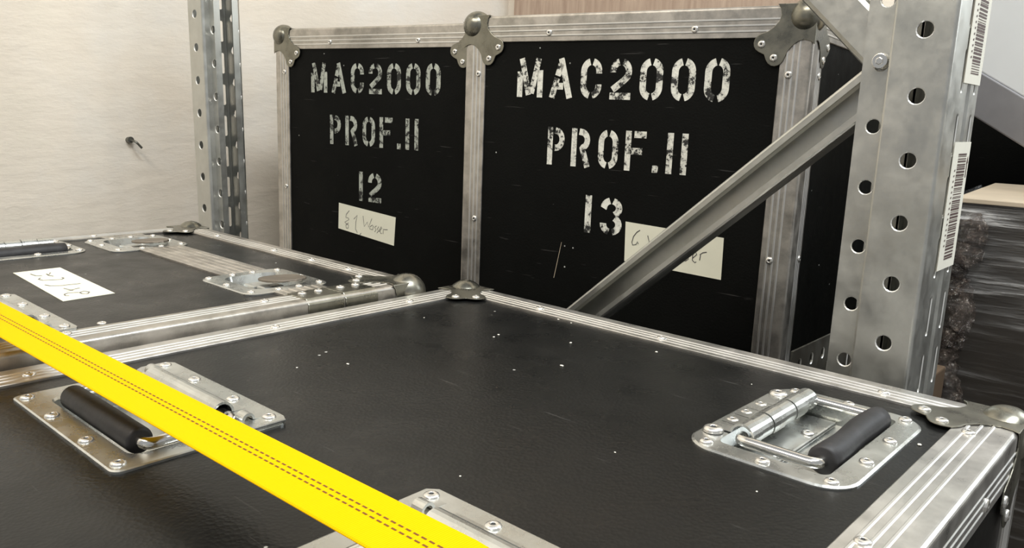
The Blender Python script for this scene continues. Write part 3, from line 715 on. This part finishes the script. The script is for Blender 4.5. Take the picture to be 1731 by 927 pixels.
def upright(parent, s, yn, wd, zhole, zfl, zslot, name='post', H=2.4, wide=0.045, fl=0.025, f1=0.40, f2=0.845):
    """omega post. Local x: web plane at x = 0, opens towards -s x. s=+1: web faces +x. yn: near wall y, wd: web width"""
    th = 0.0018
    bm = bmesh.new()
    hz = lambda z0: [z0 + 0.0505 * k for k in range(-60, 60) if 0.03 < z0 + 0.0505 * k < H - 0.03]
    # web with two columns of slots and a centre groove
    sl = [(z - 0.0, v, 0.0165, 0.0026) for z in hz(zslot) for v in (wd * f1, wd * f2)]
    g0, g1 = wd * 0.58, wd * 0.70
    half1 = [(q[0], q[1], q[2], q[3]) for q in sl if q[1] < g0]; half2 = [(q[0], q[1] - g1, q[2], q[3]) for q in sl if q[1] > g1]
    plate_holes(bm, (0, yn + 0.003, 0), Z, Y, X * -s, H, g0 - 0.003, th, [(q[0], q[1] - 0.003, q[2], q[3]) for q in half1])
    plate_holes(bm, (0, yn + g1, 0), Z, Y, X * -s, H, wd - g1 - 0.003, th, half2)
    # groove
    loft(bm, [[(-s * x, yn + y, z) for x, y in ((0, g0), (0.004, g0 + 0.002), (0.004, g1 - 0.002), (0, g1), (th, g1), (0.004 + th, g1 - 0.001), (0.004 + th, g0 + 0.001), (th, g0))] for z in (0, H)], True, True)
    for side in (0, 1):
        y0 = yn if side == 0 else yn + wd; dy = 1 if side == 0 else -1
        # wide wall
        cr_ = [(0.003 - 0.003 * math.cos(PI / 2 * k / 5), 0.003 - 0.003 * math.sin(PI / 2 * k / 5)) for k in range(6)]
        ci_ = [(0.003 - 0.0012 * math.cos(PI / 2 * k / 5), 0.003 - 0.0012 * math.sin(PI / 2 * k / 5)) for k in range(6)]
        loft(bm, [[(-s * x, y0 + dy * y, z) for x, y in cr_ + ci_[::-1]] for z in (0, H)], True, True)
        plate_holes(bm, (-s * 0.003, y0, 0), Z, X * -s, Y * dy, H, wide - 0.003, th, [(z, 0.0195, 0.0062, 0.0062) for z in hz(zhole)])
        # step and inner wall
        a = 0.012
        loft(bm, [[(-s * x, y0 + dy * y, z) for x, y in ((wide, 0), (wide, th), (wide + 0.0, th), (wide + 0.0005, a + th), (wide + 0.003, a + th), (wide + 0.003, a), (wide + 0.0028, 0.004), (wide + 0.0015, 0.0008))] for z in (0, H)], True, True)
        plate_holes(bm, (-s * (wide + 0.001), y0 + dy * a, 0), Z, X * -s, Y * dy, H, fl, th, [(z, 0.0105, 0.0058, 0.0058) for z in hz(zfl)])
        # returned lip
        x0 = wide + 0.001 + fl
        box(bm, *sorted((-s * (x0 - 0.0001), -s * (x0 - th))), *sorted((y0 + dy * (a + th + 0.0001), y0 + dy * (a + 0.010))), 0, H)
    return obj('post', bm, ['galv', 'rim'], parent)

# right frame: post, two braces, bolt
XW = -0.1795
rk = thing('rack_frame', 'galvanised rack upright frame with bolted slanting braces, right of the stencilled cases', 'rack', (XW, 0.70, 0), 0)
upright(rk, 1, 0.0, 0.092, Z0 + 0.1169, Z0 + 0.1425, Z0 + 0.037)
def channel(parent, A, B, wdt, depth, open_front, y, name='brace'):
    """C channel from A to B (x,z local), y = front surface"""
    A = Vector((A[0], 0, A[1])); B = Vector((B[0], 0, B[1])); t = (B - A).normalized(); n = Vector((-t.z, 0, t.x)); th = 0.002; w2 = wdt / 2
    if open_front:
        prof = [(-w2, depth), (-w2 - 0.0, 0.004), (-w2 + 0.0012, 0.001), (-w2 + 0.003, 0), (-w2 + 0.008, 0), (-w2 + 0.0085, 0.002), (-w2 + 0.004, 0.004), (-w2 + th, 0.007), (-w2 + 0.006, depth - th - 0.003), (-w2 + 0.010, depth - th)]
        prof = prof[:8] + [(-w2 + th + 0.001, depth - 0.006), (-w2 + 0.007, depth - th)]
        P = prof + [(-a, b) for a, b in prof[::-1]]
    else:
        prof = [(-w2, depth), (-w2, 0.005), (-w2 + 0.0015, 0.0015), (-w2 + 0.005, 0)]
        inn = [(-w2 + th, depth), (-w2 + th, 0.006), (-w2 + 0.006, th)]
        P = prof + [(-a, b) for a, b in prof[::-1]] + inn_r(inn)
    bm = bmesh.new()
    loft(bm, [[p + n * a + Vector((0, y + b, 0)) for a, b in P] for p in (A, B)], True, True)
    return obj(name, bm, 'galv', parent)
def inn_r(inn): return [(-a, b) for a, b in inn] + inn[::-1]
# lower brace (open side to the camera), upper brace (flat back to the camera)
def lx(x): return x - XW
channel(rk, (lx(-0.232), Z0 + 0.240), (lx(-1.165), Z0 - 0.585), 0.036, 0.020, True, 0.034)
channel(rk, (lx(-0.224), Z0 + 0.241), (lx(-1.165), Z0 + 1.13), 0.037, 0.016, False, 0.0155)
bm = bmesh.new(); 
bmesh.ops.create_cone(bm, cap_ends=True, segments=24, radius1=0.0068, radius2=0.0062, depth=0.006, matrix=Matrix.Translation((lx(-0.2355), 0.0095, Z0 + 0.2453)) @ Matrix.Rotation(PI / 2, 4, 'X'))
bmesh.ops.create_cone(bm, cap_ends=True, segments=6, radius1=0.0032, radius2=0.0032, depth=0.002, matrix=Matrix.Translation((lx(-0.2355), 0.0062, Z0 + 0.2453)) @ Matrix.Rotation(PI / 2, 4, 'X'))
obj('bolt', bm, 'chrome', rk, bevel=0.0005)
# far post of the same frame, beside the wall
bmx = 0
far = upright(rk, -1, 0.0, 0.065, Z0 + 0.1204, Z0 + 0.0955, Z0 + 0.05, fl=0.016, wide=0.043, f1=0.50, f2=0.86); far.location = (lx(-1.248), -0.050, 0); far.rotation_euler = (0, math.radians(-1.6), 0)
# barcode labels on the web
def barcode(label, y0, y1, z0, z1, skew=0.0):
    c = Vector((XW + 0.0006, 0.70, Z0))
    bm = bmesh.new(); prism(bm, [Vector((0, y0 - .70, z0)), Vector((0, y1 - .70, z0)), Vector((0, y1 - .70, z1)), Vector((0, y0 - .70, z1))], (0.0005, 0, 0))
    o = obj('barcode_label', bm, 'label', None, loc=c); tag(o, label, 'label')
    bm = bmesh.new(); z = z0 + 0.008; ya, yb = y0 - .70 + 0.015, y1 - .70 - 0.010
    while z < z1 - 0.010:
        hgt = random.choice((0.0006, 0.0009, 0.0014, 0.0018)); quad(bm, [(0.0007, ya, z), (0.0007, yb, z), (0.0007, yb, z + hgt), (0.0007, ya, z + hgt)])
        z += hgt + random.choice((0.0006, 0.0009, 0.0014))
    obj('barcode', bm, 'barink', o)
    bm = bmesh.new(); z = z0 + 0.020
    while z < z1 - 0.020:
        quad(bm, [(0.0007, ya - 0.007, z), (0.0007, ya - 0.004, z), (0.0007, ya - 0.004, z + 0.0018), (0.0007, ya - 0.007, z + 0.0012)]); z += 0.0045
    prism(bm, [(0.0007, yb + 0.004, z1 - 0.030), (0.0007, yb + 0.006, z1 - 0.030), (0.0007, yb + 0.006, z1 - 0.018), (0.0007, yb + 0.0075, z1 - 0.018), (0.0007, yb + 0.005, z1 - 0.012), (0.0007, yb + 0.0025, z1 - 0.018), (0.0007, yb + 0.004, z1 - 0.018)], (0.0001, 0, 0))
    obj('small_print', bm, 'barink', o)
    return o
barcode('upper white barcode label on the galvanised rack post', 0.7375, 0.7880, 0.2300, 0.3370)
barcode('lower white barcode label on the galvanised rack post', 0.7375, 0.7880, 0.0760, 0.1830)

# perforated beam behind the post
bm = bmesh.new()
pb = [(0.02 + 0.03 * k, 0.045, 0.0035, 0.0055) for k in range(16)]
pc = [(0.035 + 0.06 * k, 0.018, 0.0025, 0.014) for k in range(8)]
plate_holes(bm, (0, 0, 0), Y, Z, -X, 0.5, 0.062, 0.002, sorted(pb + pc))
box(bm, -0.030, 0.0, 0.0, 0.5, -0.002, 0.0)
o = obj('perforated_rail', bm, ['rail', 'rim'], None, loc=(-0.300, 0.757, Z0 - 0.088))
tag(o, 'short perforated steel rail low between the case stencilled 13 and the rack post', 'rail')

# ================================================================== THINGS AT THE RIGHT AND BEHIND
CZ = Z0 + 0.112
cr = thing('wrapped_pallet', 'dark load wrapped in clear stretch film, right of the rack post', 'wrapped load', (-0.262, 1.08, 0), math.radians(5))
bm = bmesh.new(); box(bm, 0.012, 1.0, 0.012, 0.36, 0.0, CZ - 0.006); obj('load', bm, 'crate_dark', cr, bevel=0.004)
bm = bmesh.new(); box(bm, 0.008, 1.004, 0.008, 0.364, CZ - 0.006, CZ); obj('top_board', bm, 'crate_top', cr, bevel=0.001)
bm = bmesh.new()
nx, nz = 46, 90
from mathutils import noise as mnoise
def film_pt(u, z):
    # path: left side then front
    if u < 0.25: p = Vector((-0.004, 0.36 * (1 - u / 0.25), z)); nrm = Vector((-1, 0, 0))
    else: p = Vector(((u - 0.25) / 0.75 * 1.0, -0.004, z)); nrm = Vector((0, -1, 0))
    return p + nrm * (0.007 * mnoise.noise(Vector((p.x * 5, p.y * 5, z * 42))) + 0.004)
us = [0, .1, .2, .25] + [0.25 + 0.75 * (k / 40) ** 1.5 for k in range(1, 41)]
zs = [CZ - 0.004 - (CZ - 0.03) * (k / 200) for k in range(201)]
V = [[bm.verts.new(film_pt(u, z)) for z in zs] for u in us]
for i in range(len(us) - 1):
    for j in range(200): bm.faces.new((V[i][j], V[i + 1][j], V[i + 1][j + 1], V[i][j + 1]))
obj('stretch_film', bm, 'film', cr, smooth=True)
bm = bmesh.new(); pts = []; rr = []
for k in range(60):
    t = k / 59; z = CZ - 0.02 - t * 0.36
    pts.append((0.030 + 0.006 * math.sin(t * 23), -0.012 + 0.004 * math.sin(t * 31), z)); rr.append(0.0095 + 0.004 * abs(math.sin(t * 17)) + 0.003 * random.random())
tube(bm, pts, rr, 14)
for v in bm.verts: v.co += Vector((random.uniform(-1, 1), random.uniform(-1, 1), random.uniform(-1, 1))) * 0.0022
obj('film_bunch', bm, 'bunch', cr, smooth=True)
bm = bmesh.new(); box(bm, 0, 0.034, 0, 0.09, 0, Z0 - 0.085)
o = obj('cardboard_box', bm, 'brown', None, bevel=0.002, loc=(-0.262, 0.955, 0)); tag(o, 'narrow brown cardboard box standing between the rack post and the wrapped load', 'box')

# hook left in the plaster
bm = bmesh.new(); tube(bm, [(0.0, 0, 0), (0.012, 0, 0.001)], 0.006, 12); tube(bm, bend([(0.010, 0, 0), (0.024, 0.004, -0.002), (0.026, 0.014, -0.014)], 0.004), 0.0022, 8)
o = obj('wall_hook', bm, 'rail', None, loc=(-1.601, 0.686, Z0 + 0.110)); tag(o, 'small metal hook sticking out of the plaster wall at the left', 'hook')

# tilted white panel
tp = thing('white_panel', 'large white panel with a grey edge strip, tilted above the wrapped load', 'panel', (-0.125, 1.25, CZ), 0)
e1 = Vector((-0.861, 0, 0.508)); e2 = Vector((0.508, 0, 0.861))
bm = bmesh.new(); K = Vector((0, 0, 0.002))
prism(bm, [K + e2 * 0.052, K + e1 * 0.33 + e2 * 0.052, K + e1 * 0.33 + e2 * 0.85, K + e2 * 0.85], (0, 0.05, 0)); obj('board', bm, 'whitepaint', tp, bevel=0.002)
bm = bmesh.new(); prism(bm, [K + Vector((0, 0.012, 0)), K + e1 * 0.33 + Vector((0, 0.012, 0)), K + e1 * 0.33 + e2 * 0.052 + Vector((0, -0.003, 0)), K + e2 * 0.052 + Vector((0, -0.003, 0))], (0, 0.045, 0)); obj('edge_strip', bm, 'greyedge', tp, bevel=0.002)
# black block added to stand in for the shadow behind the load
bm = bmesh.new(); box(bm, 0, 0.90, 0, 0.16, 0, CZ + 0.22)
o = obj('shadow_block', bm, 'lam_shaded', None, bevel=0.004, loc=(-0.395, 1.56, 0)); tag(o, 'added black cabinet in shadow behind the wrapped load, under the white panel', 'block')
# plywood board leaning at the back wall
bm = bmesh.new(); box(bm, 0, 0.80, 0, 0.018, 0, 1.75)
o = obj('wooden_board', bm, 'ply', None, bevel=0.001, loc=(-1.545, 1.70, 0)); o.rotation_euler = (math.radians(-0.6), 0, 0)
tag(o, 'brown wooden board standing at the back wall behind the case stencilled 13', 'board')

# ================================================================== YELLOW STRAP
bm = bmesh.new(); zs_ = Z0 + 0.0292
def strap_pts():
    # (x, z, y centre) along the run
    P = [(-1.175, Z0 - 0.40, 0.178), (-1.173, Z0 - 0.02, 0.178), (-1.168, Z0 + 0.012, 0.178), (-1.150, Z0 + 0.0235, 0.178), (-1.08, Z0 + 0.0265, 0.1785)]
    n = 40
    for k in range(n + 1):
        t = k / n; x = -1.0 + (0.80) * t
        P.append((x, zs_, 0.1790 + 0.0165 * t))
    P += [(-0.13, Z0 + 0.024, 0.1965), (-0.09, Z0 + 0.012, 0.197), (-0.072, Z0 + 0.004, 0.1975), (-0.066, Z0 - 0.02, 0.1975), (-0.064, Z0 - 0.40, 0.198)]
    return P
SP = strap_pts(); hw = 0.0168; th = 0.0016
loops = []
c0 = Vector((-0.5, 0.19, Z0 - 0.4))
for i, (x, z, y) in enumerate(SP):
    a = SP[max(i - 1, 0)]; b = SP[min(i + 1, len(SP) - 1)]; t = Vector((b[0] - a[0], 0, b[1] - a[1])).normalized(); n = Vector((-t.z, 0, t.x))
    c = Vector((x, y, z)) - c0
    loops.append([c + Y * s_ * hw + n * k for s_, k in ((-1, 0.0002), (-0.96, th / 2), (0.96, th / 2), (1, 0.0002), (1, -0.0002), (0.96, -th / 2), (-0.96, -th / 2), (-1, -0.0002))])
loft(bm, loops, True, True)
st = obj('ratchet_strap', bm, 'strap', None, loc=c0); tag(st, 'yellow webbing strap with dotted dark stitching stretched over the two front cases', 'strap')
bm = bmesh.new(); x = -1.0
while x < -0.205:
    t = (x + 1.0) / 0.8; yc = 0.1790 + 0.0165 * t
    for dy in (-0.0014, 0.0022):
        quad(bm, [Vector((x, yc + dy, zs_ + th / 2 + 0.00015)) - c0, Vector((x + 0.0029, yc + dy, zs_ + th / 2 + 0.00015)) - c0, Vector((x + 0.0029, yc + dy + 0.0010, zs_ + th / 2 + 0.00015)) - c0, Vector((x, yc + dy + 0.0010, zs_ + th / 2 + 0.00015)) - c0])
    x += 0.0045
obj('stitching', bm, 'thread', st)
